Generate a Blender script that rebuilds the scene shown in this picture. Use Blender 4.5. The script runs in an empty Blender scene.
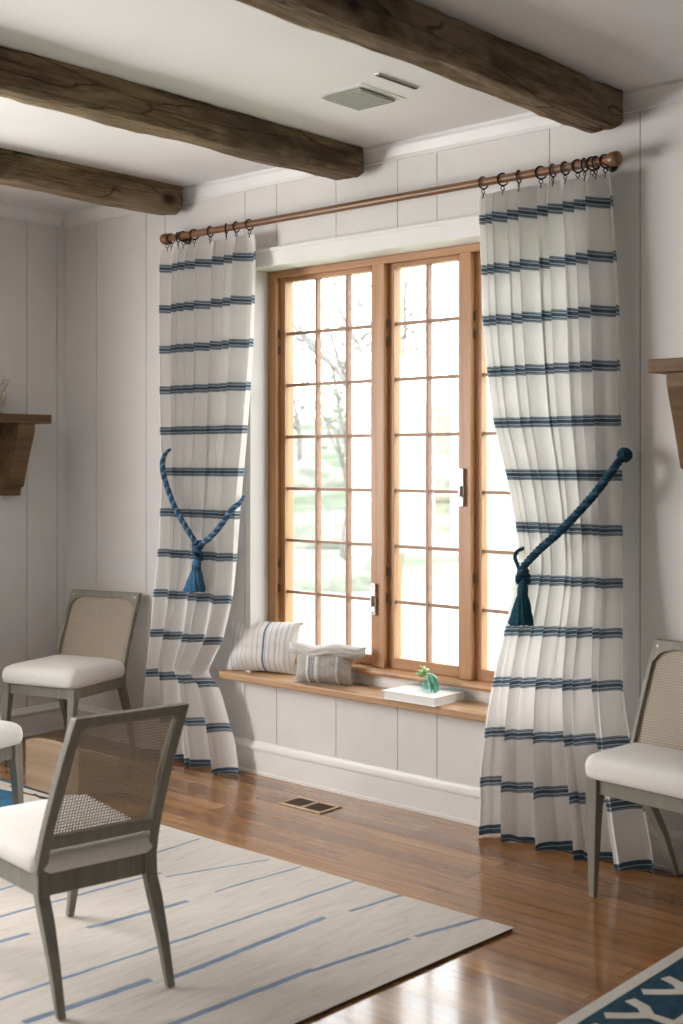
import bpy, math, random
from mathutils import Vector, Matrix
from mathutils import noise as mn
random.seed(7)
C = bpy.context.scene.collection
PI = math.pi
rad = math.radians

# ------------------------------------------------------------------ materials
def mat(name):
    m = bpy.data.materials.new(name); m.use_nodes = True
    nt = m.node_tree
    b = nt.nodes['Principled BSDF']
    return m, nt, b
def N(nt, t, **kw):
    n = nt.nodes.new(t)
    for k, v in kw.items(): setattr(n, k, v)
    return n
def coords(nt, scale=(1, 1, 1), kind='Object', rot=(0, 0, 0)):
    tc = N(nt, 'ShaderNodeTexCoord'); mp = N(nt, 'ShaderNodeMapping')
    mp.inputs['Scale'].default_value = scale
    mp.inputs['Rotation'].default_value = rot
    nt.links.new(tc.outputs[kind], mp.inputs['Vector'])
    return mp.outputs['Vector']
def ramp(nt, fac, stops):
    r = N(nt, 'ShaderNodeValToRGB')
    e = r.color_ramp.elements
    while len(e) < len(stops): e.new(0.5)
    for i, (p, c) in enumerate(stops):
        e[i].position = p; e[i].color = (*c, 1)
    nt.links.new(fac, r.inputs['Fac'])
    return r.outputs['Color']
def noise(nt, vec, scale, detail=3, rough=.5, dist=0):
    n = N(nt, 'ShaderNodeTexNoise')
    n.inputs['Scale'].default_value = scale; n.inputs['Detail'].default_value = detail
    n.inputs['Roughness'].default_value = rough; n.inputs['Distortion'].default_value = dist
    nt.links.new(vec, n.inputs['Vector'])
    return n.outputs['Fac']
def mathn(nt, op, a, b=None, c=None):
    n = N(nt, 'ShaderNodeMath', operation=op)
    for i, v in enumerate((a, b, c)):
        if v is None: continue
        if isinstance(v, (int, float)): n.inputs[i].default_value = v
        else: nt.links.new(v, n.inputs[i])
    return n.outputs[0]
def mix(nt, fac, a, b, kind='MIX'):
    n = N(nt, 'ShaderNodeMix', data_type='RGBA', blend_type=kind)
    for s, v in ((0, fac), (6, a), (7, b)):
        if isinstance(v, (int, float)): n.inputs[s].default_value = v
        elif isinstance(v, tuple): n.inputs[s].default_value = (*v, 1)
        else: nt.links.new(v, n.inputs[s])
    return n.outputs[2]
def bump(nt, b, h, strength=.3, dist=.002):
    n = N(nt, 'ShaderNodeBump')
    n.inputs['Strength'].default_value = strength; n.inputs['Distance'].default_value = dist
    nt.links.new(h, n.inputs['Height']); nt.links.new(n.outputs['Normal'], b.inputs['Normal'])
def setc(b, c, rough=.5, metal=0, spec=.5):
    b.inputs['Base Color'].default_value = (*c, 1)
    b.inputs['Roughness'].default_value = rough; b.inputs['Metallic'].default_value = metal
    b.inputs['Specular IOR Level'].default_value = spec

def plain(name, c, rough=.5, metal=0, nscale=30, var=.06, bmp=.1, spec=.5):
    m, nt, b = mat(name); setc(b, c, rough, metal, spec)
    v = coords(nt); f = noise(nt, v, nscale, 3)
    lo = tuple(x*(1-var) for x in c); hi = tuple(min(1, x*(1+var)) for x in c)
    nt.links.new(ramp(nt, f, [(.3, lo), (.7, hi)]), b.inputs['Base Color'])
    if bmp: bump(nt, b, f, bmp, .001)
    return m

def wood(name, cols, axis='X', scale=1.0, rough=.5, bmp=.25, grain=26, knots=0.0):
    m, nt, b = mat(name); setc(b, cols[1], rough)
    st = {'X': (.06, 1, 1), 'Y': (1, .06, 1), 'Z': (1, 1, .06)}[axis]
    v = coords(nt, tuple(s*scale for s in st))
    f1 = noise(nt, v, grain, 6, .62, .6)
    v2 = coords(nt, tuple(s*scale for s in (st[0]*3 if st[0] < 1 else .8, st[1]*3 if st[1] < 1 else .8, st[2]*3 if st[2] < 1 else .8)))
    f2 = noise(nt, v2, 5, 3, .5, .4)
    c1 = ramp(nt, f1, [(.28, cols[0]), (.5, cols[1]), (.74, cols[2])])
    c = mix(nt, mathn(nt, 'MULTIPLY', f2, .55), c1, cols[0])
    if knots:
        vo = N(nt, 'ShaderNodeTexVoronoi'); vo.inputs['Scale'].default_value = 3.1
        nt.links.new(coords(nt, (1, .8, 1)), vo.inputs['Vector'])
        k = ramp(nt, vo.outputs['Distance'], [(.03, (knots,)*3), (.16, (0, 0, 0))])
        c = mix(nt, k, c, tuple(x*.25 for x in cols[0]))
    nt.links.new(c, b.inputs['Base Color'])
    bump(nt, b, f1, bmp, .003)
    return m

M = {}
M['paint'] = plain('white_paint', (.745, .73, .715), .45, nscale=9, var=.02, bmp=.03)
M['ceil'] = plain('ceiling_paint', (.80, .78, .77), .7, nscale=3, var=.025, bmp=.05)
M['panel'] = plain('bounce_cutting_panelling', (.26, .27, .25), .5, nscale=9, var=.03, bmp=.03)  # invented dark tone for the unseen right and back walls, cuts bounce light
M['trimw'] = plain('trim_paint', (.84, .83, .82), .35, nscale=9, var=.02, bmp=.02)
def m_beam():
    m, nt, b = mat('hewn_beam'); setc(b, (.2, .13, .07), .85, 0, .2)
    g = noise(nt, coords(nt, (1, .07, 1)), 34, 7, .7, 1.2)
    g2 = noise(nt, coords(nt, (1, .25, 1)), 9, 5, .65, .6)
    bl_ = noise(nt, coords(nt, (1, .5, 1)), 4.5, 4, .6, .3)
    c1 = ramp(nt, g, [(.30, (.045, .028, .016)), (.46, (.150, .100, .056)), (.60, (.235, .165, .095)), (.78, (.36, .265, .165))])
    c = mix(nt, ramp(nt, g2, [(.45, (0, 0, 0)), (.66, (.8,)*3)]), c1, (.33, .245, .155))
    c = mix(nt, ramp(nt, bl_, [(.50, (0, 0, 0)), (.66, (.75,)*3)]), c, (.050, .034, .020))
    cr = N(nt, 'ShaderNodeTexVoronoi'); cr.feature = 'DISTANCE_TO_EDGE'; cr.inputs['Scale'].default_value = 5
    nt.links.new(coords(nt, (2.2, .22, 2.2)), cr.inputs['Vector'])
    crk = ramp(nt, cr.outputs['Distance'], [(.004, (1,)*3), (.016, (0, 0, 0))])
    c = mix(nt, mathn(nt, 'MULTIPLY', crk, .55), c, (.018, .011, .007))
    kn = N(nt, 'ShaderNodeTexVoronoi'); kn.inputs['Scale'].default_value = 2.6
    nt.links.new(coords(nt, (1.2, .7, 1.2)), kn.inputs['Vector'])
    c = mix(nt, ramp(nt, kn.outputs['Distance'], [(.05, (.9,)*3), (.13, (0, 0, 0))]), c, (.025, .015, .009))
    nt.links.new(c, b.inputs['Base Color'])
    hh = mathn(nt, 'SUBTRACT', mathn(nt, 'ADD', g, mathn(nt, 'MULTIPLY', g2, 1.2)), mathn(nt, 'MULTIPLY', crk, .6))
    bump(nt, b, hh, .9, .012)
    return m
M['beam'] = m_beam()
M['winwood'] = wood('window_pine', ((.34, .165, .07), (.48, .25, .115), (.60, .345, .175)), 'Z', 1.0, .42, .08, 24)
M['winwoodx'] = wood('window_pine_cross', ((.34, .165, .07), (.48, .25, .115), (.60, .345, .175)), 'X', 1.0, .42, .08, 24)
M['muntin'] = plain('muntin_wood', (.34, .19, .12), .5, nscale=30, var=.15)
M['seatwood'] = wood('bench_oak', ((.36, .20, .10), (.55, .34, .185), (.66, .45, .27)), 'X', 1.2, .38, .1, 16)
M['rod'] = wood('rod_wood', ((.11, .045, .016), (.22, .105, .042), (.33, .17, .075)), 'X', 1.0, .35, .1, 40)
M['shelf'] = wood('shelf_walnut', ((.085, .042, .014), (.19, .10, .038), (.28, .16, .07)), 'X', 1.0, .5, .2, 22)
M['shelfy'] = wood('shelf_walnut_side', ((.085, .042, .014), (.19, .10, .038), (.28, .16, .07)), 'Y', 1.0, .5, .2, 22)
M['greywood'] = wood('grey_washed_wood', ((.170, .158, .128), (.240, .224, .184), (.305, .287, .240)), 'Z', 1.0, .5, .12, 40)
M['crate'] = wood('crate_pine', ((.22, .145, .085), (.34, .235, .145), (.42, .305, .20)), 'X', 1.0, .6, .2, 16, knots=.4)
M['black'] = plain('blackened_iron', (.022, .018, .016), .35, .7, bmp=.05)
M['silver'] = plain('satin_nickel', (.62, .60, .58), .28, 1.0, var=.03, bmp=.02)
M['bronze'] = plain('hinge_bronze', (.10, .075, .05), .4, .7, bmp=.02)
M['grille'] = plain('grille_paint', (.33, .34, .28), .6, var=.04)
M['dark'] = plain('dark_duct', (.05, .045, .04), .8)
M['regmetal'] = plain('register_frame', (.50, .37, .24), .4, .3, var=.05)
M['regdark'] = plain('register_louvre', (.12, .065, .035), .5, .3, var=.1)
M['book'] = plain('white_cover', (.86, .86, .85), .35, var=.01, bmp=.01)
M['pages'] = plain('paper_edges', (.82, .81, .78), .7, nscale=200, var=.05)
M['ornament'] = plain('pale_twigs', (.55, .53, .45), .6, nscale=60, var=.25)
M['leaf'] = plain('succulent_leaf', (.13, .42, .30), .4, nscale=40, var=.35)
M['leaf2'] = plain('light_leaf', (.38, .58, .24), .4, nscale=40, var=.3)
M['screw'] = plain('pale_plug', (.75, .73, .70), .3, var=.02)
M['bark'] = plain('tree_bark', (.17, .16, .15), .9, nscale=8, var=.3)
M['foliage'] = plain('spring_foliage', (.235, .255, .20), .9, nscale=5, var=.15)
M['shrub'] = plain('shrub_leaves', (.19, .20, .165), .9, nscale=6, var=.2)

def m_floor():
    m, nt, b = mat('oak_floor'); setc(b, (.3, .15, .06), .17)
    v = coords(nt)
    br = N(nt, 'ShaderNodeTexBrick'); br.offset = .37; br.offset_frequency = 3
    br.inputs['Scale'].default_value = 1; br.inputs['Brick Width'].default_value = 1.35
    br.inputs['Row Height'].default_value = .082; br.inputs['Mortar Size'].default_value = .0022
    br.inputs['Mortar Smooth'].default_value = 1.0; br.inputs['Bias'].default_value = 0
    br.inputs['Color1'].default_value = (0, 0, 0, 1); br.inputs['Color2'].default_value = (1, 1, 1, 1)
    nt.links.new(v, br.inputs['Vector'])
    tint = ramp(nt, br.outputs['Color'], [(0, (.195, .082, .026)), (.5, (.310, .143, .046)), (1, (.43, .220, .078))])
    g = noise(nt, coords(nt, (.05, 1, 1)), 38, 6, .65, .8)
    gr = ramp(nt, g, [(.3, (.55, .48, .42)), (.6, (1.05, 1.05, 1.05))])
    c = mix(nt, 1.0, tint, gr, 'MULTIPLY')
    big = noise(nt, v, .9, 2)
    c = mix(nt, mathn(nt, 'MULTIPLY', big, .25), c, (.28, .12, .038))
    c = mix(nt, mathn(nt, 'MULTIPLY', br.outputs['Fac'], .6), c, (.05, .025, .010))
    nt.links.new(c, b.inputs['Base Color'])
    h = mathn(nt, 'MULTIPLY', noise(nt, coords(nt, (.3, 1.6, 1)), 7, 2), .35)
    bump(nt, b, h, .07, .003)
    r = ramp(nt, noise(nt, v, 6, 3), [(.3, (.13,)*3), (.7, (.23,)*3)])
    nt.links.new(r, b.inputs['Roughness'])
    b.inputs['Coat Weight'].default_value = .35; b.inputs['Coat Roughness'].default_value = .08
    return m
M['floor'] = m_floor()

def m_fabric(name, c, c2=None, trans=0.0, scale=420, rough=.9, bmp=.25):
    m, nt, b = mat(name); setc(b, c, rough, 0, .15)
    v = coords(nt); w = noise(nt, coords(nt, (1, 1, .25)), scale*.4, 2); w2 = noise(nt, coords(nt, (.25, .25, 1)), scale*.4, 2)
    f = mathn(nt, 'ADD', w, w2)
    c2 = c2 or tuple(x*.88 for x in c)
    nt.links.new(ramp(nt, mathn(nt, 'MULTIPLY', f, .5), [(.35, c2), (.6, c)]), b.inputs['Base Color'])
    bump(nt, b, f, bmp, .0006)
    return m
M['cushion'] = m_fabric('ivory_linen', (.80, .775, .74), (.76, .735, .70))
M['ropeb'] = m_fabric('blue_cotton_rope', (.050, .115, .205), (.022, .055, .11), scale=300, bmp=.6)
M['ropet'] = m_fabric('teal_cotton_rope', (.022, .075, .115), (.010, .034, .055), scale=300, bmp=.6)
M['ropetl'] = m_fabric('slate_cotton_rope', (.060, .125, .195), (.03, .065, .11), scale=300, bmp=.6)
M['ropel'] = m_fabric('light_blue_cotton_rope', (.20, .30, .42), (.10, .17, .27), scale=300, bmp=.6)
M['thread'] = m_fabric('blue_thread', (.070, .19, .33), (.02, .075, .15), scale=900, bmp=.6)
M['threadt'] = m_fabric('teal_thread', (.018, .085, .125), (.008, .035, .055), scale=900, bmp=.6)

def band(nt, x, centre, half):      # 1 inside |x-centre|<half
    return mathn(nt, 'LESS_THAN', mathn(nt, 'ABSOLUTE', mathn(nt, 'SUBTRACT', x, centre)), half)

def m_curtain():
    m = bpy.data.materials.new('striped_curtain_cotton'); m.use_nodes = True; nt = m.node_tree
    nt.nodes.clear()
    out = N(nt, 'ShaderNodeOutputMaterial')
    uv = N(nt, 'ShaderNodeUVMap'); sp = N(nt, 'ShaderNodeSeparateXYZ'); nt.links.new(uv.outputs['UV'], sp.inputs[0])
    z = sp.outputs['Y']                       # height along the cloth in metres
    p = mathn(nt, 'SUBTRACT', mathn(nt, 'FLOORED_MODULO', mathn(nt, 'ADD', z, .205*.5 - .0150), .2045), .205*.5)
    wob = mathn(nt, 'MULTIPLY', mathn(nt, 'SUBTRACT', noise(nt, coords(nt, (1, 1, 1), 'UV'), 60, 2), .5), .003)
    p = mathn(nt, 'ADD', p, wob)
    s = band(nt, p, 0, .0200)
    # three dark bands parted by two thin pale lines
    l1 = band(nt, mathn(nt, 'ABSOLUTE', p), .0085, .0024)
    thin = band(nt, mathn(nt, 'ABSOLUTE', p), .0165, .0010)
    lines = mathn(nt, 'MAXIMUM', l1, thin)
    valid = mathn(nt, 'MULTIPLY', mathn(nt, 'LESS_THAN', z, 2.56), mathn(nt, 'GREATER_THAN', z, .12))
    s = mathn(nt, 'MULTIPLY', s, valid)
    hem = mathn(nt, 'LESS_THAN', z, .036)
    hl = mathn(nt, 'MULTIPLY', hem, band(nt, z, .020, .0015))
    spk = noise(nt, coords(nt, (1, .25, 1), 'UV'), 420, 2)
    dark = ramp(nt, spk, [(.36, (.055, .090, .130)), (.66, (.115, .165, .220))])
    pale = ramp(nt, spk, [(.4, (.42, .47, .52)), (.7, (.60, .64, .67))])
    blue = mix(nt, lines, dark, pale)
    slub = noise(nt, coords(nt, (.3, 2.2, 1), 'UV'), 130, 3)
    slub2 = noise(nt, coords(nt, (3.0, .2, 1), 'UV'), 130, 2)
    ww = ramp(nt, mathn(nt, 'MULTIPLY', mathn(nt, 'ADD', slub, slub2), .5), [(.35, (.86, .84, .825)), (.6, (.90, .885, .87))])
    col = mix(nt, s, ww, blue)
    col = mix(nt, hem, col, mix(nt, hl, (.07, .125, .185), (.5, .58, .63)))
    d = N(nt, 'ShaderNodeBsdfDiffuse'); t = N(nt, 'ShaderNodeBsdfTranslucent')
    nt.links.new(col, d.inputs['Color']); nt.links.new(col, t.inputs['Color'])
    bm = N(nt, 'ShaderNodeBump'); bm.inputs['Strength'].default_value = .25; bm.inputs['Distance'].default_value = .0008
    nt.links.new(slub, bm.inputs['Height'])
    nt.links.new(bm.outputs['Normal'], d.inputs['Normal'])
    ms = N(nt, 'ShaderNodeMixShader'); ms.inputs[0].default_value = .30
    nt.links.new(d.outputs[0], ms.inputs[1]); nt.links.new(t.outputs[0], ms.inputs[2])
    nt.links.new(ms.outputs[0], out.inputs['Surface'])
    return m
M['curtain'] = m_curtain()

def m_cane():
    m = bpy.data.materials.new('woven_cane'); m.use_nodes = True; nt = m.node_tree
    b = nt.nodes['Principled BSDF']; setc(b, (.42, .33, .23), .6)
    out = [n for n in nt.nodes if n.type == 'OUTPUT_MATERIAL'][0]
    v = coords(nt, (1, 1, 1), 'UV'); sp = N(nt, 'ShaderNodeSeparateXYZ'); nt.links.new(v, sp.inputs[0])
    P = .0092
    def tri(x, ph=0):
        q = mathn(nt, 'FRACT', mathn(nt, 'ADD', mathn(nt, 'DIVIDE', x, P), ph + 40))
        return mathn(nt, 'ABSOLUTE', mathn(nt, 'SUBTRACT', q, .5))
    a = tri(sp.outputs['X']); c = tri(sp.outputs['Y'])
    # octagonal openings centred between the strands
    mx = mathn(nt, 'MAXIMUM', a, c); sm = mathn(nt, 'MULTIPLY', mathn(nt, 'ADD', a, c), .74)
    r = mathn(nt, 'MAXIMUM', mx, sm)
    hole = mathn(nt, 'LESS_THAN', r, .27)
    n1 = noise(nt, v, 300, 2)
    nt.links.new(ramp(nt, n1, [(.3, (.34, .275, .20)), (.7, (.50, .42, .325))]), b.inputs['Base Color'])
    tr = N(nt, 'ShaderNodeBsdfTransparent'); ms = N(nt, 'ShaderNodeMixShader')
    nt.links.new(hole, ms.inputs[0]); nt.links.new(b.outputs[0], ms.inputs[1]); nt.links.new(tr.outputs[0], ms.inputs[2])
    nt.links.new(ms.outputs[0], out.inputs['Surface'])
    return m
M['cane'] = m_cane()

def m_glass(name, rough=0.0, tint=(1, 1, 1)):
    m = bpy.data.materials.new(name); m.use_nodes = True; nt = m.node_tree; nt.nodes.clear()
    out = N(nt, 'ShaderNodeOutputMaterial')
    tr = N(nt, 'ShaderNodeBsdfTransparent'); tr.inputs[0].default_value = (*tint, 1)
    gl = N(nt, 'ShaderNodeBsdfGlossy'); gl.inputs['Roughness'].default_value = rough
    lw = N(nt, 'ShaderNodeLayerWeight'); lw.inputs[0].default_value = .5
    fr = mathn(nt, 'ADD', mathn(nt, 'MULTIPLY', mathn(nt, 'POWER', lw.outputs['Facing'], 4.0), .6), .03)
    ms = N(nt, 'ShaderNodeMixShader')
    nt.links.new(fr, ms.inputs[0]); nt.links.new(tr.outputs[0], ms.inputs[1]); nt.links.new(gl.outputs[0], ms.inputs[2])
    nt.links.new(ms.outputs[0], out.inputs['Surface'])
    return m
M['glass'] = m_glass('window_glass', 0, (.97, .98, .97))
M['vase'] = m_glass('vase_glass', .02, (.80, .93, .93))

# rug with broken blue lines: (x0, y0, x1, y1, half width)
STR = [(-2.41, -.873, -2.475, -1.16, .010), (-2.478, -1.185, -2.535, -1.578, .009), (-2.54, -1.56, -2.60, -2.6, .012),
       (-2.748, -.885, -2.775, -1.13, .008), (-2.80, -1.225, -2.80, -1.89, .012), (-2.835, -1.925, -2.87, -2.33, .014),
       (-2.965, -.885, -3.00, -1.63, .008), (-3.00, -1.63, -3.07, -2.7, .008), (-3.215, -.90, -3.25, -1.30, .006),
       (-3.25, -1.42, -3.30, -1.80, .012), (-3.36, -.92, -3.50, -1.31, .006), (-3.545, -1.29, -3.60, -2.0, .008),
       (-3.40, -1.95, -3.45, -2.7, .01), (-3.75, -.92, -3.735, -1.2, .006), (-3.80, -1.3, -3.85, -2.4, .008), (-3.95, -.95, -3.98, -1.9, .006)]
def m_rug():
    m, nt, b = mat('cream_woven_rug'); setc(b, (.6, .55, .48), .95, 0, .1)
    tc = N(nt, 'ShaderNodeTexCoord'); sp = N(nt, 'ShaderNodeSeparateXYZ'); nt.links.new(tc.outputs['Object'], sp.inputs[0])
    wv = coords(nt)
    wob = mathn(nt, 'MULTIPLY', mathn(nt, 'SUBTRACT', noise(nt, wv, 14, 3), .5), .012)
    X = mathn(nt, 'ADD', sp.outputs['X'], wob); Yv = sp.outputs['Y']
    acc = None
    for (x0, y0, x1, y1, hw) in STR:
        k = (x1-x0)/(y1-y0)
        xc = mathn(nt, 'ADD', mathn(nt, 'MULTIPLY', mathn(nt, 'SUBTRACT', Yv, y0), k), x0)
        q = mathn(nt, 'MULTIPLY', mathn(nt, 'LESS_THAN', mathn(nt, 'ABSOLUTE', mathn(nt, 'SUBTRACT', X, xc)), hw),
                  band(nt, Yv, (y0+y1)/2, abs(y1-y0)/2))
        acc = q if acc is None else mathn(nt, 'MAXIMUM', acc, q)
    n1 = noise(nt, coords(nt, (1, .12, 1)), 60, 5, .7)
    n2 = noise(nt, coords(nt, (.4, 2.0, 1)), 90, 2, .6)
    base = ramp(nt, n1, [(.26, (.40, .335, .28)), (.40, (.545, .49, .44)), (.7, (.635, .59, .545))])
    base = mix(nt, mathn(nt, 'MULTIPLY', n2, .35), base, (.58, .55, .505))
    blue = ramp(nt, n1, [(.3, (.07, .13, .25)), (.7, (.20, .29, .41))])
    nt.links.new(mix(nt, mathn(nt, 'MULTIPLY', acc, .85), base, blue), b.inputs['Base Color'])
    rib = N(nt, 'ShaderNodeTexWave'); rib.bands_direction = 'DIAGONAL'; rib.inputs['Scale'].default_value = 70; rib.inputs['Distortion'].default_value = 2
    nt.links.new(wv, rib.inputs['Vector'])
    bump(nt, b, mathn(nt, 'ADD', mathn(nt, 'MULTIPLY', rib.outputs['Fac'], .5), n2), .35, .0015)
    return m
M['rug'] = m_rug()
M['rugedge'] = m_fabric('rug_binding', (.10, .065, .04), scale=200)
M['teal'] = m_fabric('teal_wool', (.028, .075, .115), (.014, .045, .075), scale=150, bmp=.6)
M['bluewool'] = m_fabric('blue_wool', (.055, .165, .27), (.03, .10, .18), scale=150, bmp=.6)
M['creamwool'] = m_fabric('cream_wool', (.62, .585, .53), scale=150, bmp=.6)
M['greywool'] = m_fabric('pale_grey_wool', (.45, .47, .48), scale=150, bmp=.6)

def m_pillow(name, stripes, base, vert='X', noise_amt=.1):
    m, nt, b = mat(name); setc(b, base, .9, 0, .1)
    tc = N(nt, 'ShaderNodeTexCoord'); sp = N(nt, 'ShaderNodeSeparateXYZ'); nt.links.new(tc.outputs['UV'], sp.inputs[0])
    x = sp.outputs['X']
    n1 = noise(nt, coords(nt, (90, 14, 1), 'UV'), 1.0, 3)
    col = ramp(nt, n1, [(.3, tuple(c*(1-noise_amt) for c in base)), (.7, base)])
    for (c0, hw, cc, amt) in stripes:
        f = mathn(nt, 'MULTIPLY', band(nt, x, c0, hw), amt)
        col = mix(nt, f, col, cc)
    nt.links.new(col, b.inputs['Base Color'])
    bump(nt, b, noise(nt, coords(nt, (140, 90, 1), 'UV'), 1.0, 2), .4, .001)
    return m
bl = (.10, .15, .26); lb = (.36, .42, .52); gy = (.34, .33, .33); tn = (.55, .50, .44)
M['pillow1'] = m_pillow('blue_striped_pillow', [(.10, .012, lb, .7), (.14, .006, lb, .7), (.20, .012, lb, .4), (.27, .006, tn, .8), (.33, .008, tn, .5), (.42, .008, tn, .6),
    (.49, .006, gy, .7), (.575, .014, bl, .95), (.605, .004, bl, .6), (.66, .006, gy, .7), (.74, .012, lb, .7), (.80, .006, gy, .6), (.87, .012, lb, .5), (.93, .006, tn, .7)], (.78, .765, .75))
M['pillow2'] = m_pillow('grey_woven_pillow', [(.27, .022, (.80, .78, .74), .9), (.34, .045, (.20, .21, .23), .8), (.335, .004, (.8, .8, .78), .8), (.365, .004, (.8, .8, .78), .8), (.43, .025, (.74, .72, .68), .9),
    (.50, .012, (.30, .30, .30), .6), (.60, .006, gy, .5), (.68, .006, gy, .5), (.78, .012, (.75, .73, .7), .9), (.84, .02, (.33, .33, .34), .6)], (.55, .52, .475), noise_amt=.35)
M['flap'] = m_pillow('pale_flap_linen', [(.15, .004, gy, .3), (.85, .004, gy, .3)], (.66, .635, .60), noise_amt=.2)
def m_ground():
    m, nt, b = mat('pale_gravel_lawn'); setc(b, (.5, .5, .45), 1.0, 0, 0)
    n1 = noise(nt, coords(nt), .35, 4)
    lawn = ramp(nt, n1, [(.40, (.28, .345, .25)), (.60, (.35, .39, .31))])
    wood_ = ramp(nt, noise(nt, coords(nt), .5, 4), [(.40, (.115, .135, .10)), (.62, (.21, .22, .19))])
    sp = N(nt, 'ShaderNodeSeparateXYZ'); nt.links.new(coords(nt), sp.inputs[0])
    far = N(nt, 'ShaderNodeMapRange'); far.inputs['From Min'].default_value = 9; far.inputs['From Max'].default_value = 13
    nt.links.new(sp.outputs['Y'], far.inputs['Value'])
    nt.links.new(mix(nt, far.outputs[0], lawn, wood_), b.inputs['Base Color'])
    return m
M['ground'] = m_ground()

# ------------------------------------------------------------------ mesh helpers
class MB:
    def __init__(s): s.v = []; s.f = []; s.m = []; s.uv = {}
    def add(s, vs, fs, mi=0, uvs=None):
        o = len(s.v); s.v += [tuple(p) for p in vs]
        for k, f in enumerate(fs):
            if uvs: s.uv[len(s.f)] = [uvs[i] for i in f]
            s.f.append(tuple(o+i for i in f)); s.m.append(mi)
        return s
    def box(s, x0, x1, y0, y1, z0, z1, mi=0):
        v = [(x, y, z) for x in (x0, x1) for y in (y0, y1) for z in (z0, z1)]
        return s.add(v, [(0, 1, 3, 2), (4, 6, 7, 5), (0, 4, 5, 1), (2, 3, 7, 6), (0, 2, 6, 4), (1, 5, 7, 3)], mi)
    def hexa(s, a, b, mi=0):     # two quads a (4 pts) -> b (4 pts)
        return s.add(list(a)+list(b), [(3, 2, 1, 0), (4, 5, 6, 7), (0, 1, 5, 4), (1, 2, 6, 5), (2, 3, 7, 6), (3, 0, 4, 7)], mi)
    def loft(s, rings, closed=True, cap=True, mi=0):
        n = len(rings[0]); v = [p for r in rings for p in r]; f = []
        for i in range(len(rings)-1):
            for j in range(n if closed else n-1):
                k = (j+1) % n
                f.append((i*n+j, i*n+k, (i+1)*n+k, (i+1)*n+j))
        if cap and closed:
            f.append(tuple(range(n-1, -1, -1))); f.append(tuple((len(rings)-1)*n+j for j in range(n)))
        return s.add(v, f, mi)
    def tube(s, path, r, n=10, mi=0, cap=True):
        P = [Vector(p) for p in path]; rings = []
        up = Vector((0, 0, 1)); prev = None
        for i, p in enumerate(P):
            t = (P[min(i+1, len(P)-1)] - P[max(i-1, 0)]).normalized()
            if prev is None:
                a = t.cross(up)
                if a.length < 1e-3: a = t.cross(Vector((1, 0, 0)))
                a.normalize()
            else:
                a = prev - t*prev.dot(t)
                if a.length < 1e-4: a = t.cross(up)
                a.normalize()
            prev = a; b = t.cross(a)
            rr = r[i] if isinstance(r, (list, tuple)) else r
            rings.append([p + (a*math.cos(2*PI*j/n) + b*math.sin(2*PI*j/n))*rr for j in range(n)])
        return s.loft(rings, True, cap, mi)
    def lathe(s, prof, cx, cy, n=24, mi=0, axis='Z', c0=0):   # prof: (r, h)
        rings = []
        for r, h in prof:
            ring = []
            for j in range(n):
                a = 2*PI*j/n
                if axis == 'Z': ring.append((cx+r*math.cos(a), cy+r*math.sin(a), c0+h))
                else: ring.append((c0+h, cx+r*math.cos(a), cy+r*math.sin(a)))   # X axis, (cx,cy)=(y,z)
            rings.append(ring)
        return s.loft(rings, True, True, mi)
    def prism(s, poly, fn, d0, d1, mi=0):    # poly 2D, fn(a,b,d)->3D
        n = len(poly)
        v = [fn(a, b, d0) for a, b in poly] + [fn(a, b, d1) for a, b in poly]
        f = [tuple(range(n-1, -1, -1)), tuple(range(n, 2*n))] + [(i, (i+1) % n, n+(i+1) % n, n+i) for i in range(n)]
        return s.add(v, f, mi)
    def build(s, name, mats, parent=None, smooth=False, bevel=0, seg=2, off=None):
        me = bpy.data.meshes.new(name)
        vs = s.v if off is None else [(a-off[0], b-off[1], c-off[2]) for a, b, c in s.v]
        me.from_pydata(vs, [], s.f)
        if not isinstance(mats, (list, tuple)): mats = [mats]
        for m in mats: me.materials.append(m)
        for p, mi in zip(me.polygons, s.m): p.material_index = mi
        if s.uv:
            ul = me.uv_layers.new(name='UVMap')
            for fi, uvs in s.uv.items():
                p = me.polygons[fi]
                for li, u in zip(p.loop_indices, uvs): ul.data[li].uv = u
        import bmesh
        bm = bmesh.new(); bm.from_mesh(me); bmesh.ops.recalc_face_normals(bm, faces=bm.faces); bm.to_mesh(me); bm.free()
        if smooth:
            for p in me.polygons: p.use_smooth = True
            if smooth != 'all':
                me.set_sharp_from_angle(angle=rad(38))
        o = bpy.data.objects.new(name, me); C.objects.link(o)
        if off is not None: o.location = off
        if parent is not None: o.parent = parent
        if bevel:
            b = o.modifiers.new('bevel', 'BEVEL'); b.width = bevel; b.segments = seg; b.limit_method = 'ANGLE'; b.angle_limit = rad(35)
            b.harden_normals = False
        return o
def tag(o, label, cat, group=None, kind=None):
    if label: o['label'] = label
    if cat: o['category'] = cat
    if group: o['group'] = group
    if kind: o['kind'] = kind
    return o
def struct(o): o['kind'] = 'structure'; return o
def empty(name, loc, rz=0):
    o = bpy.data.objects.new(name, None); C.objects.link(o)
    o.location = loc; o.rotation_euler = (0, 0, rz); o.empty_display_size = .1
    return o
def lerp(a, b, t): return a+(b-a)*t
def interp(tab, z):       # tab sorted by descending key -> values, smooth
    ks = [t[0] for t in tab]
    if z >= ks[0]: return tab[0][1]
    if z <= ks[-1]: return tab[-1][1]
    for i in range(len(ks)-1):
        if ks[i] >= z >= ks[i+1]:
            t = (ks[i]-z)/(ks[i]-ks[i+1])
            p0 = tab[max(i-1, 0)][1]; p1 = tab[i][1]; p2 = tab[i+1][1]; p3 = tab[min(i+2, len(ks)-1)][1]
            return .5*((2*p1)+(-p0+p2)*t+(2*p0-5*p1+4*p2-p3)*t*t+(-p0+3*p1-3*p2+p3)*t**3)
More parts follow.
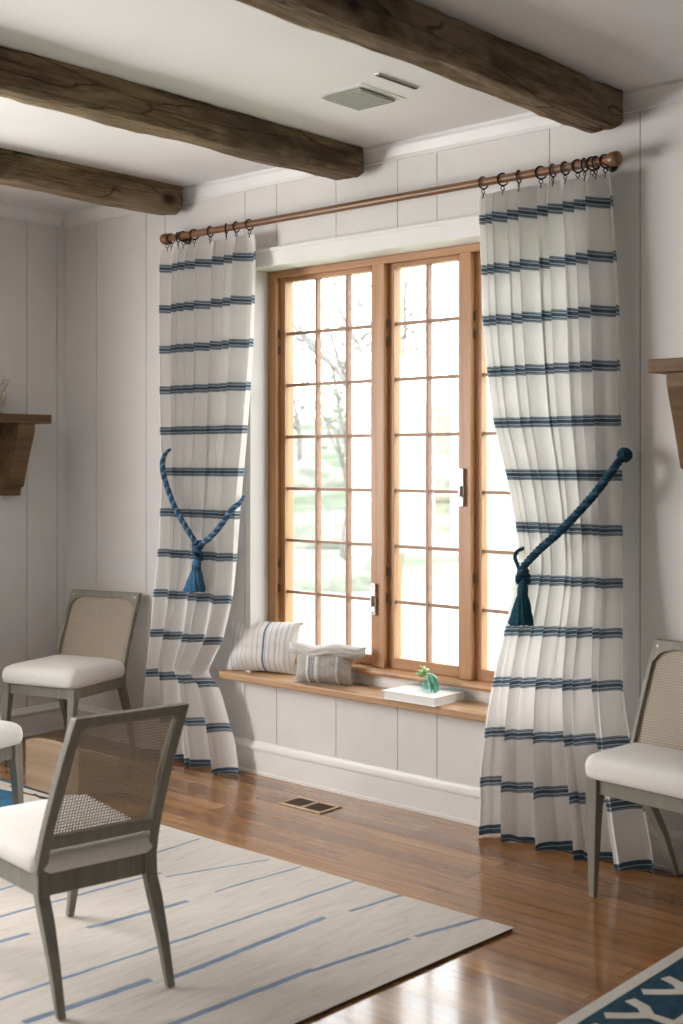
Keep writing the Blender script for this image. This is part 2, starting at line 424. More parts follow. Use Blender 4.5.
def spline(pts, n=12):
    P = [Vector(p) for p in pts]; out = []
    for i in range(len(P)-1):
        p0 = P[max(i-1, 0)]; p1 = P[i]; p2 = P[i+1]; p3 = P[min(i+2, len(P)-1)]
        for k in range(n):
            t = k/n
            out.append(.5*((2*p1)+(-p0+p2)*t+(2*p0-5*p1+4*p2-p3)*t*t+(-p0+3*p1-3*p2+p3)*t**3))
    out.append(P[-1]); return out

# ------------------------------------------------------------------ camera
F, CY, YAW, D, H = 1268., 461., 41.8, 4.2751, 1.5
cam = bpy.data.cameras.new('camera'); co = bpy.data.objects.new('camera', cam); C.objects.link(co)
co.location = (0, -D, H); co.rotation_euler = (rad(90), 0, rad(YAW))
cam.sensor_fit = 'VERTICAL'; cam.sensor_height = 36; cam.lens = F/1024*36
cam.shift_y = -(512-CY)/1024
cam.clip_start = .05; cam.clip_end = 200
cam.dof.use_dof = True; cam.dof.focus_distance = 5.3; cam.dof.aperture_fstop = 2.8
bpy.context.scene.camera = co

# ------------------------------------------------------------------ setting
XL, XR, YB, CZ = -5.90, 1.60, -6.6, 2.88
RX0, RX1, RZ0, RZ1 = -4.415, -2.50, .44, 2.425      # window recess
mb = MB(); mb.box(XL-.1, XR+.1, YB-.1, .1, -.1, 0); struct(mb.build('floor', M['floor']))
mb = MB(); mb.box(XL-.1, XR+.1, YB-.1, .25, CZ, CZ+.1); struct(mb.build('ceiling', M['ceil']))

G = .004; BT = .010
gx = [XL, -5.62, -5.198, -5.046, -4.451, -4.235, -3.856, -3.495, -3.28, -2.722, -2.518, -2.326, -1.86, -1.60, -1.18, -.95, -.55, -.28, .12, .40, .85, 1.1, XR]
def boards_x(mb, x0, x1, z0, z1, yf=0.0, gl=None):
    e = [x0]+[g for g in (gl or gx) if x0+.03 < g < x1-.03]+[x1]
    for a, b in zip(e, e[1:]):
        mb.box(a+(G/2 if a != x0 else 0), b-(G/2 if b != x1 else 0), yf, yf+BT, z0, z1)
mb = MB()
yb = BT
mb.box(XL-.1, RX0, yb, .25, 0, CZ); mb.box(RX1, XR+.1, yb, .25, 0, CZ)
mb.box(RX0, RX1, yb, .25, RZ1, CZ); mb.box(RX0, RX1, yb, .25, 0, RZ0)
boards_x(mb, XL, RX0, 0, CZ); boards_x(mb, RX1, XR, 0, CZ)
boards_x(mb, RX0, RX1, RZ1, CZ); boards_x(mb, RX0, RX1, 0, RZ0)
mb.box(RX0, RX0+.002, 0, .12, RZ0, RZ1)             # painted reveal lining
struct(mb.build('wall_front', M['paint']))

# left wall with a window opening behind the field of view
LY0, LY1, LZ0, LZ1 = -4.5, -2.0, .75, 2.35
gy_ = [YB, -6.2, -5.7, -5.3, -4.9, -4.5, -2.0, -1.7, -1.45, -1.0, -.62, -.50, -.255, -.058, 0]
def boards_y(mb, y0, y1, z0, z1, xf, sgn):
    e = [y0]+[g for g in gy_ if y0+.03 < g < y1-.03]+[y1]
    for a, b in zip(e, e[1:]):
        mb.box(min(xf, xf+sgn*BT), max(xf, xf+sgn*BT), a+(G/2 if a != y0 else 0), b-(G/2 if b != y1 else 0), z0, z1)
mb = MB()
for (a, b, c, d) in ((YB-.1, LY0, 0, CZ), (LY1, 0, 0, CZ), (LY0, LY1, 0, LZ0), (LY0, LY1, LZ1, CZ)):
    mb.box(XL-.15, XL-BT, a, b, c, d)
    boards_y(mb, max(a, YB), b, c, d, XL, -1)
struct(mb.build('wall_left', M['paint']))
mb = MB(); mb.box(XR+BT, XR+.15, YB-.1, 0, 0, CZ); boards_y(mb, YB, 0, 0, CZ, XR, 1); struct(mb.build('wall_right', M['panel']))
mb = MB(); mb.box(XL-.1, XR+.1, YB-.15, YB-BT, 0, CZ); boards_x(mb, XL, XR, 0, CZ, YB-BT); struct(mb.build('wall_back', M['panel']))

# baseboards and crown: profile (depth, z)
BP = [(0, 0), (.022, 0), (.022, .012), (.018, .016), (.018, .112), (.024, .118), (.024, .128), (.014, .140), (.008, .152), (0, .155)]
CP = [(0, CZ-.072), (.012, CZ-.070), (.012, CZ-.055), (.030, CZ-.020), (.040, CZ-.012), (.040, CZ), (0, CZ)]
def run_x(name, prof, x0, x1, y, sgn=-1):
    mb = MB(); mb.prism([(d, z) for d, z in prof], lambda a, b, d: (d, y+sgn*a, b), x0, x1); return struct(mb.build(name, M['trimw']))
def run_y(name, prof, y0, y1, x, sgn=1):
    mb = MB(); mb.prism([(d, z) for d, z in prof], lambda a, b, d: (x+sgn*a, d, b), y0, y1); return struct(mb.build(name, M['trimw']))
run_x('baseboard_front', BP, XL+.001, XR-.001, -.0005); run_y('baseboard_left', BP, YB, -.026, XL+.0005)
run_y('baseboard_right', BP, YB, -.026, XR-.0005, -1); run_x('baseboard_back', BP, XL+.03, XR-.03, YB+.0005, 1)
run_x('trim_1', CP, XL+.001, XR-.001, -.0005); run_y('trim_2', CP, YB, -.042, XL+.0005)
run_y('trim_3', CP, YB, -.042, XR-.0005, -1)
# header casing over the recess
mb = MB(); mb.prism([(0, 2.425), (.022, 2.425), (.022, 2.490), (.030, 2.494), (.034, 2.500), (.034, 2.508), (0, 2.512)], lambda a, b, d: (d, -.0005-a, b), -4.50, -2.47)
struct(mb.build('trim_4', M['trimw']))
# riser under the stool, recess floor
mb = MB(); mb.box(RX0+.003, RX1-.001, .1235, .245, .4405, .532); struct(mb.build('trim_5', M['trimw']))

# ------------------------------------------------------------------ window 1
WY = .12
win = struct(empty('window_1', (0, 0, 0)))
def pc(mb, name, m, par=win, **k): return mb.build(name, m, par, **k)
mb = MB()    # outer frame (jambs, head), two mullion posts
mb.box(RX0+.003, -4.360, WY, .245, .564, RZ1-.001)
mb.box(-2.556, RX1-.001, WY, .245, .564, RZ1-.001)
pc(mb, 'window_jamb', M['winwood'], bevel=.002)
mb = MB(); mb.box(-4.360, -2.556, WY, .245, 2.392, RZ1-.001); pc(mb, 'window_head', M['winwoodx'], bevel=.002)
for a, b in ((-3.743, -3.672), (-3.248, -3.190)):
    mb = MB(); mb.box(a, b, WY, .245, .564, 2.392)
    pc(mb, 'mullion_post', M['winwood'], bevel=.003)
mb = MB(); mb.prism([(.088, .534), (.245, .533), (.245, .564), (.10, .563), (.090, .556), (.086, .545)], lambda a, b, d: (d, a, b), RX0+.003, RX1-.001)
pc(mb, 'window_stool', M['winwoodx'])
rows = [.612+.2513*i for i in range(8)]
def sash(x0, x1, gx0, gx1, mun):
    s = empty('sash', (0, 0, 0)); s.parent = win
    y0, y1 = .150, .195
    mb = MB(); mb.box(x0, gx0, y0, y1, .564, 2.392); mb.box(gx1, x1, y0, y1, .564, 2.392)
    f = mb.build('sash_stile', M['winwood'], s, bevel=.002)
    mb = MB(); mb.box(gx0, gx1, y0, y1, .564, rows[0]); mb.box(gx0, gx1, y0, y1, rows[-1], 2.392)
    mb.build('sash_rail', M['winwoodx'], s, bevel=.002)
    mb = MB()
    for x in mun: mb.box(x-.007, x+.007, .158, .186, rows[0], rows[-1])
    for z in rows[1:-1]: mb.box(gx0, gx1, .161, .184, z-.007, z+.007)
    mb.build('muntin_grid', M['muntin'], s)
    mb = MB(); mb.box(gx0, gx1, .170, .174, rows[0], rows[-1]); mb.build('pane', M['glass'], s)
sash(-4.360, -3.743, -4.326, -3.775, (-4.126, -3.931))
sash(-3.672, -3.248, -3.639, -3.278, (-3.456,))
sash(-3.190, -2.556, -3.157, -2.590, (-2.962, -2.775))
# casement hardware
for (x0, x1, z0, z1) in ((-3.741, -3.712, .80, .945), (-3.246, -3.220, 1.305, 1.468)):
    mb = MB(); mb.box(x0, x1, WY-.016, WY, z0, z1)
    h = mb.build('latch_plate', M['silver'], win, bevel=.004)
    mb = MB(); mb.box((x0+x1)/2-.004, (x0+x1)/2+.004, WY-.028, WY-.017, z0+.04, z0+.09); mb.build('latch_lever', M['silver'], h, bevel=.003)
    for zz in (z0+.012, z1-.012):
        mb = MB(); mb.lathe([(0.0001, 0), (.004, 0), (.004, .003), (.0001, .004)], 0, 0, 8)
        mb.v = [((x0+x1)/2+a, WY-.016-c, zz+b) for a, b, c in mb.v]; mb.build('screw', M['bronze'], h)
for x in (-3.668, -3.186, -4.356):       # brown strip and hinges along the jambs
    for z in (2.10, 2.02, .98, .86):
        mb = MB(); mb.lathe([(.004, 0), (.004, .04)], x+.004, .138, 8, c0=z); mb.build('hinge', M['bronze'], win, smooth=True)

# window 2: tall side window in the left wall, out of the picture, that daylight comes through
w2 = struct(empty('window_2', (0, 0, 0)))
mb = MB()
for (a, b, c, d) in ((LY0, LY1, LZ0, LZ0+.06), (LY0, LY1, LZ1-.06, LZ1), (LY0, LY0+.06, LZ0, LZ1), (LY1-.06, LY1, LZ0, LZ1), (-3.28, -3.22, LZ0, LZ1)):
    mb.box(XL-.13, XL-.03, a, b, c, d)
mb.build('window_frame', M['winwood'], w2)

# ------------------------------------------------------------------ window seat
seat = MB()
x0, x1, yf, yb_ = -4.575, -2.47, -.082, .122
poly = [(x1, yf), (x1, -.0008), (RX1-.003, -.0008), (RX1-.003, yb_), (RX0+.004, yb_), (RX0+.004, -.0008), (x0, -.0008)]
cr = .05
poly += [(x0+cr-cr*math.cos(t), yf+cr-cr*math.sin(t)) for t in [PI/2*i/6 for i in range(7)]]
seat.prism(poly, lambda a, b, d: (a, b, d), .4455, .480)
tag(seat.build('window_seat', M['seatwood'], bevel=.006), 'honey-coloured wooden bench board running beneath the casement window', 'window seat')

# ------------------------------------------------------------------ ceiling beams (hewn)
def beam(x0, x1, y0, y1, z0, seed, label):
    n = 90; rings = []
    for i in range(n+1):
        y = lerp(y1, y0, i/n); r = []
        corners = [(x0, z0), (x1, z0), (x1, CZ-.002), (x0, CZ-.002)]
        for k in range(4):
            a = corners[k]; b = corners[(k+1) % 4]
            for j in range(6):
                t = j/6
                x = lerp(a[0], b[0], t); z = lerp(a[1], b[1], t)
                q = mn.noise(Vector((x*9, y*2.4, z*9+seed)))*.013 + mn.noise(Vector((x*30, y*14, z*30+seed)))*.006
                ch = .0
                if j == 0 and k < 2: ch = .012+.010*abs(mn.noise(Vector((y*5, seed, k))))      # worn arris
                cx, cz = (x0+x1)/2, (z0+CZ)/2
                dx, dz = x-cx, z-cz; L = math.hypot(dx, dz)
                x += dx/L*(q-ch); z += dz/L*(q-ch)
                yy = y + (mn.noise(Vector((x*40, z*40, seed)))*.014 - .014 if i == 0 else 0)
                r.append((x, min(yy, y1), min(z, CZ-.002)))
        rings.append(r)
    mb = MB(); mb.loft(rings)
    return tag(mb.build('ceiling_beam', M['beam'], smooth=True), label, 'beam', 'rough-hewn ceiling beams')
beam(-2.525, -2.362, YB+.05, -.045, 2.745, 1.3, 'rough-hewn brown ceiling beam ending above the right-hand curtain')
beam(-3.818, -3.642, YB+.05, -.045, 2.750, 5.1, 'rough-hewn brown ceiling beam in the middle, left of the ceiling vent')
beam(-5.025, -4.838, YB+.05, -.045, 2.750, 9.7, 'rough-hewn brown ceiling beam ending above the left-hand curtain')

# ------------------------------------------------------------------ ceiling vent, slot diffuser, floor register
v = tag(empty('ceiling_vent', (-3.155, -.645, CZ)), 'square grey-green ceiling vent grille in a white plate between two beams', 'vent')
mb = MB(); mb.box(-.125, .125, -.135, .13, -.0025, 0); mb.build('cover_plate', M['ceil'], v, bevel=.002)
mb = MB(); mb.box(-.095, .095, -.105, .10, -.010, -.0062)
for i in range(13):
    y = -.095+i*.0155; mb.box(-.09, .09, y, y+.008, -.015, -.010)
mb.build('grille', M['grille'], v)
mb = MB(); mb.box(-2.925, -2.903, -.83, -.60, CZ-.006, CZ, 0); mb.box(-2.922, -2.906, -.827, -.603, CZ-.0075, CZ-.0061, 1)
tag(mb.build('slot_diffuser', [M['ceil'], M['dark']]), 'thin dark slot vent in the ceiling right of the square grille', 'vent')
mb = MB()
fx0, fx1, fy0, fy1 = -3.905, -3.655, -.322, -.186
r_ = tag(empty('floor_register', ((fx0+fx1)/2, (fy0+fy1)/2, 0)), 'brown metal floor vent with two louvred halves in the wood floor below the window seat', 'vent')
w, h = (fx1-fx0)/2, (fy1-fy0)/2
for (a, b, c, d) in ((-w, w, -h, -h+.016), (-w, w, h-.016, h), (-w, -w+.016, -h+.016, h-.016), (w-.016, w, -h+.016, h-.016), (-.009, .009, -h+.016, h-.016)):
    mb.box(a, b, c, d, .0005, .006)
mb.build('register_frame', M['regmetal'], r_, bevel=.001)
mb = MB(); mb.box(-w+.016, w-.016, -h+.016, h-.016, .0005, .0015)
for sx in (-1, 1):
    for i in range(10):
        a = sx*(.012+i*.0098); mb.box(min(a, a+sx*.004), max(a, a+sx*.004), -h+.018, h-.018, .0015, .0050)
    for j in range(3):
        y = -h+.035+j*.03; mb.box(min(sx*.01, sx*(w-.018)), max(sx*.01, sx*(w-.018)), y, y+.004, .0015, .0053)
mb.build('louvres', M['regdark'], r_)

# ------------------------------------------------------------------ curtain rod
RY, RZ = -.105, 2.618
rod = tag(empty('curtain_rod', (-3.66, RY, RZ)), 'long round wooden curtain pole spanning above the window from curtain to curtain', 'curtain rod')
mb = MB(); mb.lathe([(.0165, -4.890+3.66), (.0165, -2.40+3.66)], 0, 0, 20, axis='X'); mb.build('pole', M['rod'], rod, smooth=True)
for sx, xe in ((-1, -4.890+3.66), (1, -2.40+3.66)):
    mb = MB(); pr = [(.0175, 0), (.021, .001), (.024, .006), (.0265, .012), (.0275, .028), (.027, .040), (.022, .048), (.012, .052), (.001, .053)]
    mb.lathe([(r, sx*h_) for r, h_ in pr], 0, 0, 20, axis='X', c0=xe); mb.build('finial', M['rod'], rod, smooth=True)
for xb in (-4.86, -2.44):
    mb = MB(); mb.lathe([(.0001, 0), (.022, 0), (.022, .008), (.008, .014), (.008, .072), (.0001, .073)], 0, 0, 14)
    mb.v = [(xb+3.66+a, -RY-.001-c, b-.0) for a, b, c in mb.v]
    mb.build('bracket', M['black'], rod, smooth=True)

def ring(x, tilt, first=[None]):
    if first[0] is None:
        o = empty('curtain_ring', (0, 0, 0))
        mb = MB(); rr = .0240; path = [(0, rr*math.cos(t), rr*math.sin(t)) for t in [2*PI*i/24 for i in range(25)]]
        mb.tube(path, .0034, 8, cap=False); mb.build('hoop', M['black'], o, smooth='all')
        mb = MB(); path = [(.0, .008*math.cos(t), -.0345+.008*math.sin(t)) for t in [2*PI*i/12 for i in range(13)]]
        mb.tube(path, .002, 6, cap=False); mb.tube([(0, 0, -.042), (.002, 0, -.048), (-.003, 0, -.054), (.0, 0, -.060)], .0022, 6)
        mb.build('eyelet_clip', M['black'], o, smooth='all'); first[0] = o; r = o
    else:
        r = first[0].copy(); C.objects.link(r)
        for ch in first[0].children:
            c = ch.copy(); C.objects.link(c); c.parent = r
    r.location = (x, RY, RZ-.0030); r.rotation_euler = (0, 0, tilt)
    return r
ringsR = [-2.966, -2.872, -2.796, -2.694, -2.640, -2.585, -2.530, -2.500, -2.468, -2.452, -2.412]
ringsL = [-4.904, -4.874, -4.822, -4.783, -4.701, -4.585, -4.471, -4.401, -4.312]
for i, x in enumerate(ringsR):
    tag(ring(x, rad(random.uniform(-38, 38))), 'black metal curtain ring on the pole above the right-hand striped curtain', 'curtain ring', 'black curtain rings of the right curtain')
for i, x in enumerate(ringsL):
    tag(ring(x, rad(random.uniform(-38, 38))), 'black metal curtain ring on the pole above the left-hand striped curtain', 'curtain ring', 'black curtain rings of the left curtain')

# ------------------------------------------------------------------ curtains
def curtain(name, label, left, right, yc, amp, folds, seed, sag, ztop, cols=460, rowsn=160, big=(4.5, .6), tilt=0):
    """tables keyed by height (descending); folds = list of fold boundaries 0..1"""
    mb = MB(); V = []; U = []
    n = len(folds)-1
    for i in range(rowsn+1):
        t = i/rowsn
        z0 = ztop*(1-t)
        L = interp(left, z0); R = interp(right, z0); Y0 = interp(yc, z0); A = interp(amp, z0)
        for j in range(cols+1):
            s = j/cols
            k = 0
            while k < n-1 and s > folds[k+1]: k += 1
            f = (s-folds[k])/(folds[k+1]-folds[k])
            ph = 2*PI*(k+f)
            fw = (folds[k+1]-folds[k])*n
            drift = mn.noise(Vector((s*3.0, z0*.55, seed)))*.9 + mn.noise(Vector((s*8.0, z0*1.1, seed+4)))*.35
            lo = max(0, 1-z0/.9)
            ph2 = ph+drift
            low = max(0, min(1, 1.25-z0/1.0)); low = low*low*(3-2*low)
            a = A*(.55+.45*fw)*(1+.45*mn.noise(Vector((s*5, z0*.6, seed+9))))*(1-.70*low)
            sn = math.sin(ph2)
            yy = Y0 - a*(sn*.85+.30*math.sin(2*ph2+1.0))
            bw = 2*PI*(big[0]*s**.92)+big[1]+.7*mn.noise(Vector((s*2, z0*.7, seed+31)))
            bs = math.sin(bw)
            yy -= (.006+.050*low*(.6+.4*(1-z0)))*(bs*.8+.28*math.sin(2*bw+.9))
            yy += -.009*mn.noise(Vector((s*20, z0*1.3, seed)))
            edge = min(1, s*14, (1-s)*14)
            x = L+(R-L)*(s + edge*(.20*(1-.7*low)/n*math.cos(ph2)*fw + .14*low/big[0]*math.cos(bw)))
            y = lerp(Y0, yy, .35+.65*edge)
            yy_low = lo*.012*mn.noise(Vector((x*11, z0*7, seed+2)))
            z = z0
            bot = sag(s)
            if z0 < .5:                              # hem dips and lifts from fold to fold
                q = (1-z0/.5)**2; z = z0 + bot*q
            if z0 > ztop-.10: z -= .016*(.5+.5*sn)*(1-(ztop-z0)/.10)
            V.append((x, min(y+yy_low, -.030), max(z, .004))); U.append((s*1.9, z0-tilt*s*max(0, math.sin(PI*min(1, z0/1.15)))**1.2 if z0 < 1.15 else z0))
    fs = []
    for i in range(rowsn):
        for j in range(cols):
            a = i*(cols+1)+j; fs.append((a, a+1, a+cols+2, a+cols+1))
    mb.add(V, fs, 0, U)
    o = mb.build(name, M['curtain'], smooth='all')
    return tag(o, label, 'curtain', 'striped curtains beside the window')

def norm(w):
    t = sum(w); out = [0]; a = 0
    for q in w: a += q; out.append(a/t)
    return out
right_L = [(2.60, -2.990), (2.3, -2.975), (2.03, -2.962), (1.67, -2.917), (1.46, -2.855), (1.27, -2.808), (1.13, -2.785), (1.05, -2.792), (.873, -2.832), (.63, -2.885), (.39, -2.928), (.19, -2.962), (.0, -2.972)]
right_R = [(2.60, -2.400), (2.28, -2.383), (2.06, -2.370), (1.85, -2.366), (1.27, -2.350), (1.06, -2.341), (.66, -2.322), (.48, -2.290), (.26, -2.250), (.0, -2.212)]
yR = [(2.60, -.105), (1.6, -.105), (1.1, -.115), (.62, -.146), (.42, -.144), (.25, -.128), (0, -.112)]
aR = [(2.60, .018), (2.50, .040), (2.2, .046), (1.5, .040), (1.1, .034), (.6, .036), (.25, .042), (0, .044)]
fR = norm([.55, .6, 1.1, .8, 1.3, .6, 1.2, .8, .75, 1.6])
curtain('curtain', 'white curtain with blue stripes hanging right of the window, tied back by a teal rope', right_L, right_R, yR, aR, fR, 3.3,
        lambda s: .012*math.sin(s*13+.6)-.004, 2.576, big=(4.6, 2.2), tilt=.05)
left_L = [(2.60, -4.966), (2.06, -4.966), (1.66, -4.958), (1.43, -4.943), (1.05, -4.966), (.845, -4.990), (.59, -5.015), (.38, -5.045), (.17, -5.072), (0, -5.085)]
left_R = [(2.60, -4.279), (2.23, -4.297), (2.02, -4.312), (1.65, -4.353), (1.31, -4.392), (1.05, -4.406), (.84, -4.422), (.64, -4.485), (.53, -4.560), (.47, -4.590), (.41, -4.520), (.28, -4.462), (.167, -4.424), (0, -4.385)]
yL = [(2.60, -.105), (1.6, -.105), (1.1, -.11), (.6, -.12), (.3, -.12), (0, -.12)]
aL = [(2.60, .018), (2.50, .038), (2.2, .043), (1.5, .038), (1.1, .033), (.6, .034), (.25, .038), (0, .040)]
fL = norm([1.1, .55, .6, .8, 1.4, .8, .7, 1.5])
curtain('curtain', 'white curtain with blue stripes hanging left of the window behind a blue rope', left_L, left_R, yL, aL, fL, 11.7,
        lambda s: .012*math.sin(s*11+2.0)-.004, 2.572, big=(3.6, 1.0))

# ------------------------------------------------------------------ ropes and tassels
def rope(mb, path, r, pitch=.045, taper0=1, taper1=1, fuzz=0, mis=(0, 0, 0)):
    P = spline(path, 14); L = 0; acc = [0]
    for a, b in zip(P, P[1:]): L += (b-a).length; acc.append(L)
    m = int(L/.0035); Q = []; j = 0
    for i in range(m+1):
        d = L*i/m
        while j < len(acc)-2 and acc[j+1] < d: j += 1
        t = (d-acc[j])/max(1e-9, acc[j+1]-acc[j]); Q.append((P[j].lerp(P[j+1], min(1, t)), d))
    for k in range(3):
        pts = []; rr = []
        for i, (p, d) in enumerate(Q):
            tn_ = (Q[min(i+1, m)][0]-Q[max(i-1, 0)][0]).normalized()
            a = tn_.cross(Vector((0, 1, 0)));
            if a.length < 1e-3: a = tn_.cross(Vector((1, 0, 0)))
            a.normalize(); b = tn_.cross(a)
            q = d/L
            rs = r*(lerp(taper0, 1, min(1, q*4)) if q < .25 else lerp(1, taper1, max(0, (q-.75)*4)))
            th = 2*PI*(d/pitch+k/3)
            pts.append(p+(a*math.cos(th)+b*math.sin(th))*rs*.58); rr.append(rs*.53)
        mb.tube(pts, rr, 7, mi=mis[k])
def tassel(par, x, y, ztop, zbot, w, mt, mr, tilt=0):
    mb = MB(); n = 48; rings = []
    hh = ztop-zbot
    for i in range(22):
        t = i/21; z = ztop-hh*t
        if t < .30: r0 = w*(.42*math.sin(PI*min(1, t/.26)*.5)**.6)+.001
        elif t < .36: r0 = w*.34
        else: r0 = w*(.36+.64*((t-.36)/.64)**.75)
        ring_ = []
        for j in range(n):
            a = 2*PI*j/n
            g = 1+(.10*math.sin(a*12+2*math.sin(t*4)) + .05*math.sin(a*23+5*t) if t > .36 else .04*math.sin(a*8+t*20))
            zz = z + (random.uniform(-.006, .006) if i == 21 else 0)
            ring_.append((x+r0*g*math.cos(a)+tilt*t, y+r0*g*math.sin(a)*.75, zz))
        rings.append(ring_)
    mb.loft(rings); sk = mb.build('tassel_skirt', mt, par, smooth='all')
    mb = MB(); zc = ztop-hh*.33
    for k in range(4): mb.tube([(x+tilt*.33+w*.37*math.cos(t), y+w*.30*math.sin(t), zc+k*.006-.009) for t in [2*PI*i/16 for i in range(17)]], .0042, 6, cap=False)
    mb.build('tassel_binding', mr, sk, smooth='all')

tr = tag(empty('rope_tieback', (0, 0, 0)), 'twisted teal rope tieback with a tassel, slung from a wall knob across the right-hand curtain', 'curtain tieback')
mb = MB()
rope(mb, [(-2.342, -.080, 1.530), (-2.338, -.115, 1.510), (-2.352, -.160, 1.465), (-2.425, -.178, 1.368), (-2.55, -.182, 1.245), (-2.65, -.180, 1.165), (-2.718, -.182, 1.10), (-2.735, -.180, 1.072)], .0155, .055, .9, .9, mis=(0, 1, 0))
rope(mb, [(-2.745, -.176, 1.078), (-2.752, -.178, 1.100), (-2.768, -.172, 1.128), (-2.778, -.135, 1.150), (-2.765, -.075, 1.165)], .0075, .045)
mb.build('rope', [M['ropet'], M['ropetl']], tr, smooth='all')
mb = MB()
for k in range(3):
    rr = .017; mb.tube([(-2.732+rr*math.cos(t), -.172+.016*math.sin(t+k), 1.072-k*.017+.008*math.sin(t)) for t in [2*PI*i/18 for i in range(19)]], .0085, 7, cap=False)
mb.build('knot', M['ropet'], tr, smooth='all')
tassel(tr, -2.724, -.182, 1.050, .872, .050, M['threadt'], M['ropet'], -.010)
mb = MB()
for k in range(6):
    rr = .012+.015*math.sin(PI*(k+.5)/6)
    mb.tube([(-2.338+rr*math.cos(t), -.078-k*.009, 1.522+rr*math.sin(t)) for t in [2*PI*i/20 for i in range(21)]], .0078, 7, cap=False)
mb.lathe([(.0001, 0), (.016, 0), (.024, .02), (.024, .045), (.012, .058), (.0001, .06)], 0, 0, 16)
nv = 17*0
mb2 = MB(); mb2.lathe([(.0001, 0), (.015, .002), (.021, .014), (.022, .032), (.015, .046), (.0001, .052)], 0, 0, 18)
mb2.v = [(-2.338+a, -.070-c, 1.522+b) for a, b, c in mb2.v]
mb3 = MB()
for k in range(6):
    rr = .006+.0165*math.sin(PI*(k+.7)/6.4)
    mb3.tube([(-2.338+rr*math.cos(t), -.070-k*.0095, 1.522+rr*math.sin(t)) for t in [2*PI*i/20 for i in range(21)]], .0065, 7, cap=False)
mb3.build('wrapped_knob', M['ropet'], tr, smooth='all'); mb2.build('knob_core', M['ropet'], tr, smooth='all')
mb = MB(); mb.lathe([(.013, 0), (.013, .012), (.008, .014), (.008, .066)], 0, 0, 14)
mb.v = [(-2.338+a, -.004-c, 1.522+b) for a, b, c in mb.v]; mb.build('wall_stem', M['paint'], tr, smooth=True)

tl = tag(empty('rope_tieback', (0, 0, 0)), 'twisted blue rope tieback hanging in a V with a tassel over the left-hand curtain', 'curtain tieback')
mb = MB()
rope(mb, [(-4.915, -.060, 1.565), (-4.893, -.115, 1.545), (-4.868, -.165, 1.500), (-4.842, -.178, 1.420), (-4.758, -.182, 1.275), (-4.675, -.182, 1.180), (-4.600, -.180, 1.100)], 
     .0135, .042, .40, 1, mis=(0, 1, 0))
rope(mb, [(-4.575, -.180, 1.095), (-4.505, -.180, 1.135), (-4.445, -.180, 1.180), (-4.395, -.178, 1.232), (-4.368, -.160, 1.275), (-4.372, -.11, 1.300), (-4.40, -.055, 1.33)], .0135, .042, 1, .5, mis=(0, 1, 0))
mb.build('rope', [M['ropeb'], M['ropel']], tl, smooth='all')
mb = MB()
for k in range(4):
    rr = .024-.002*k; mb.tube([(-4.588+rr*math.cos(t), -.182+.018*math.sin(t), 1.098-k*.020+.012*math.sin(t+k*1.5)) for t in [2*PI*i/18 for i in range(19)]], .0095, 7, cap=False)
mb.build('knot', M['ropeb'], tl, smooth='all')
tassel(tl, -4.590, -.184, 1.040, .872, .058, M['thread'], M['ropeb'], -.020)

# ------------------------------------------------------------------ pillows, book and vase on the window seat
def pillow_mesh(w, h, t, pinch=.16, n=26, noise_=.006, seed=0):
    V = []; U = []; F_ = []
    def pt(u, v_, side):
        a = u*2-1; b = v_*2-1
        px = w/2*a*(1-pinch*(1-abs(b)**1.5)*abs(a)**2*.35) ; pz = h/2*b*(1-pinch*(1-abs(a)**1.5)*abs(b)**2*.35)
        th = t/2*max(0, (1-abs(a)**3.2))**.55*max(0, (1-abs(b)**3.2))**.8
        th += noise_*mn.noise(Vector((u*6, v_*6, seed+side)))*(1 if th > .004 else 0)
        return (px, side*th, pz+h/2)
    idx = {}
    for side in (-1, 1):
        o = len(V)
        for i in range(n+1):
            for j in range(n+1):
                V.append(pt(i/n, j/n, side)); U.append((i/n, j/n))
        for i in range(n):
            for j in range(n):
                a = o+i*(n+1)+j; F_.append((a, a+n+1, a+n+2, a+1))
    return V, F_, U
def pillow(name, label, cat, loc, rz, lean, w, h, t, m, seed):
    o = empty(name, loc, rz); tag(o, label, cat)
    V, F_, U = pillow_mesh(w, h, t, seed=seed)
    mb = MB(); mb.add(V, F_, 0, U)
    c = mb.build('pillow_body', m, o, smooth='all'); c.rotation_euler = (lean, 0, 0)
    return o, c
p1, c1 = pillow('striped_pillow', 'white throw pillow with thin blue and grey stripes leaning by the left window jamb', 'pillow', (-4.362, .022, .482), rad(20), rad(-12), .375, .250, .13, M['pillow1'], 2)
for sx in (-1, 1):
    for zz in (0.012, .238):
        mb = MB(); mb.tube([(sx*.180, 0, zz), (sx*.193, -.006, zz+.004*(1 if zz > .1 else -1)), (sx*.200, -.01, zz+(.012 if zz > .1 else -.006))], [.005, .007, .002], 6)
        mb.build('corner_tassel', M['creamwool'], p1, smooth='all').rotation_euler = (rad(-14), 0, 0)
p2, c2 = pillow('folded_flap_pillow', 'small grey striped pouch pillow with its pale top folded over, on the bench in front', 'pillow', (-3.915, -.022, .482), rad(24), rad(-10), .275, .165, .13, M['pillow2'], 7)
mb = MB()   # folded top flap, wider than the body
V, F_, U = pillow_mesh(.375, .078, .12, pinch=.05, n=22, noise_=.010, seed=21)
V = [(x+.012, y*(1-.3*abs(x)/.19)-.010, z*(1-.45*(abs(x)/.19)**2)+.034*(x/.19)**2+.104+.006*math.sin(x*30)) for x, y, z in V]
mb.add(V, F_, 0, U); fl = mb.build('folded_flap', M['flap'], p2, smooth='all'); fl.rotation_euler = (rad(-10), 0, 0)
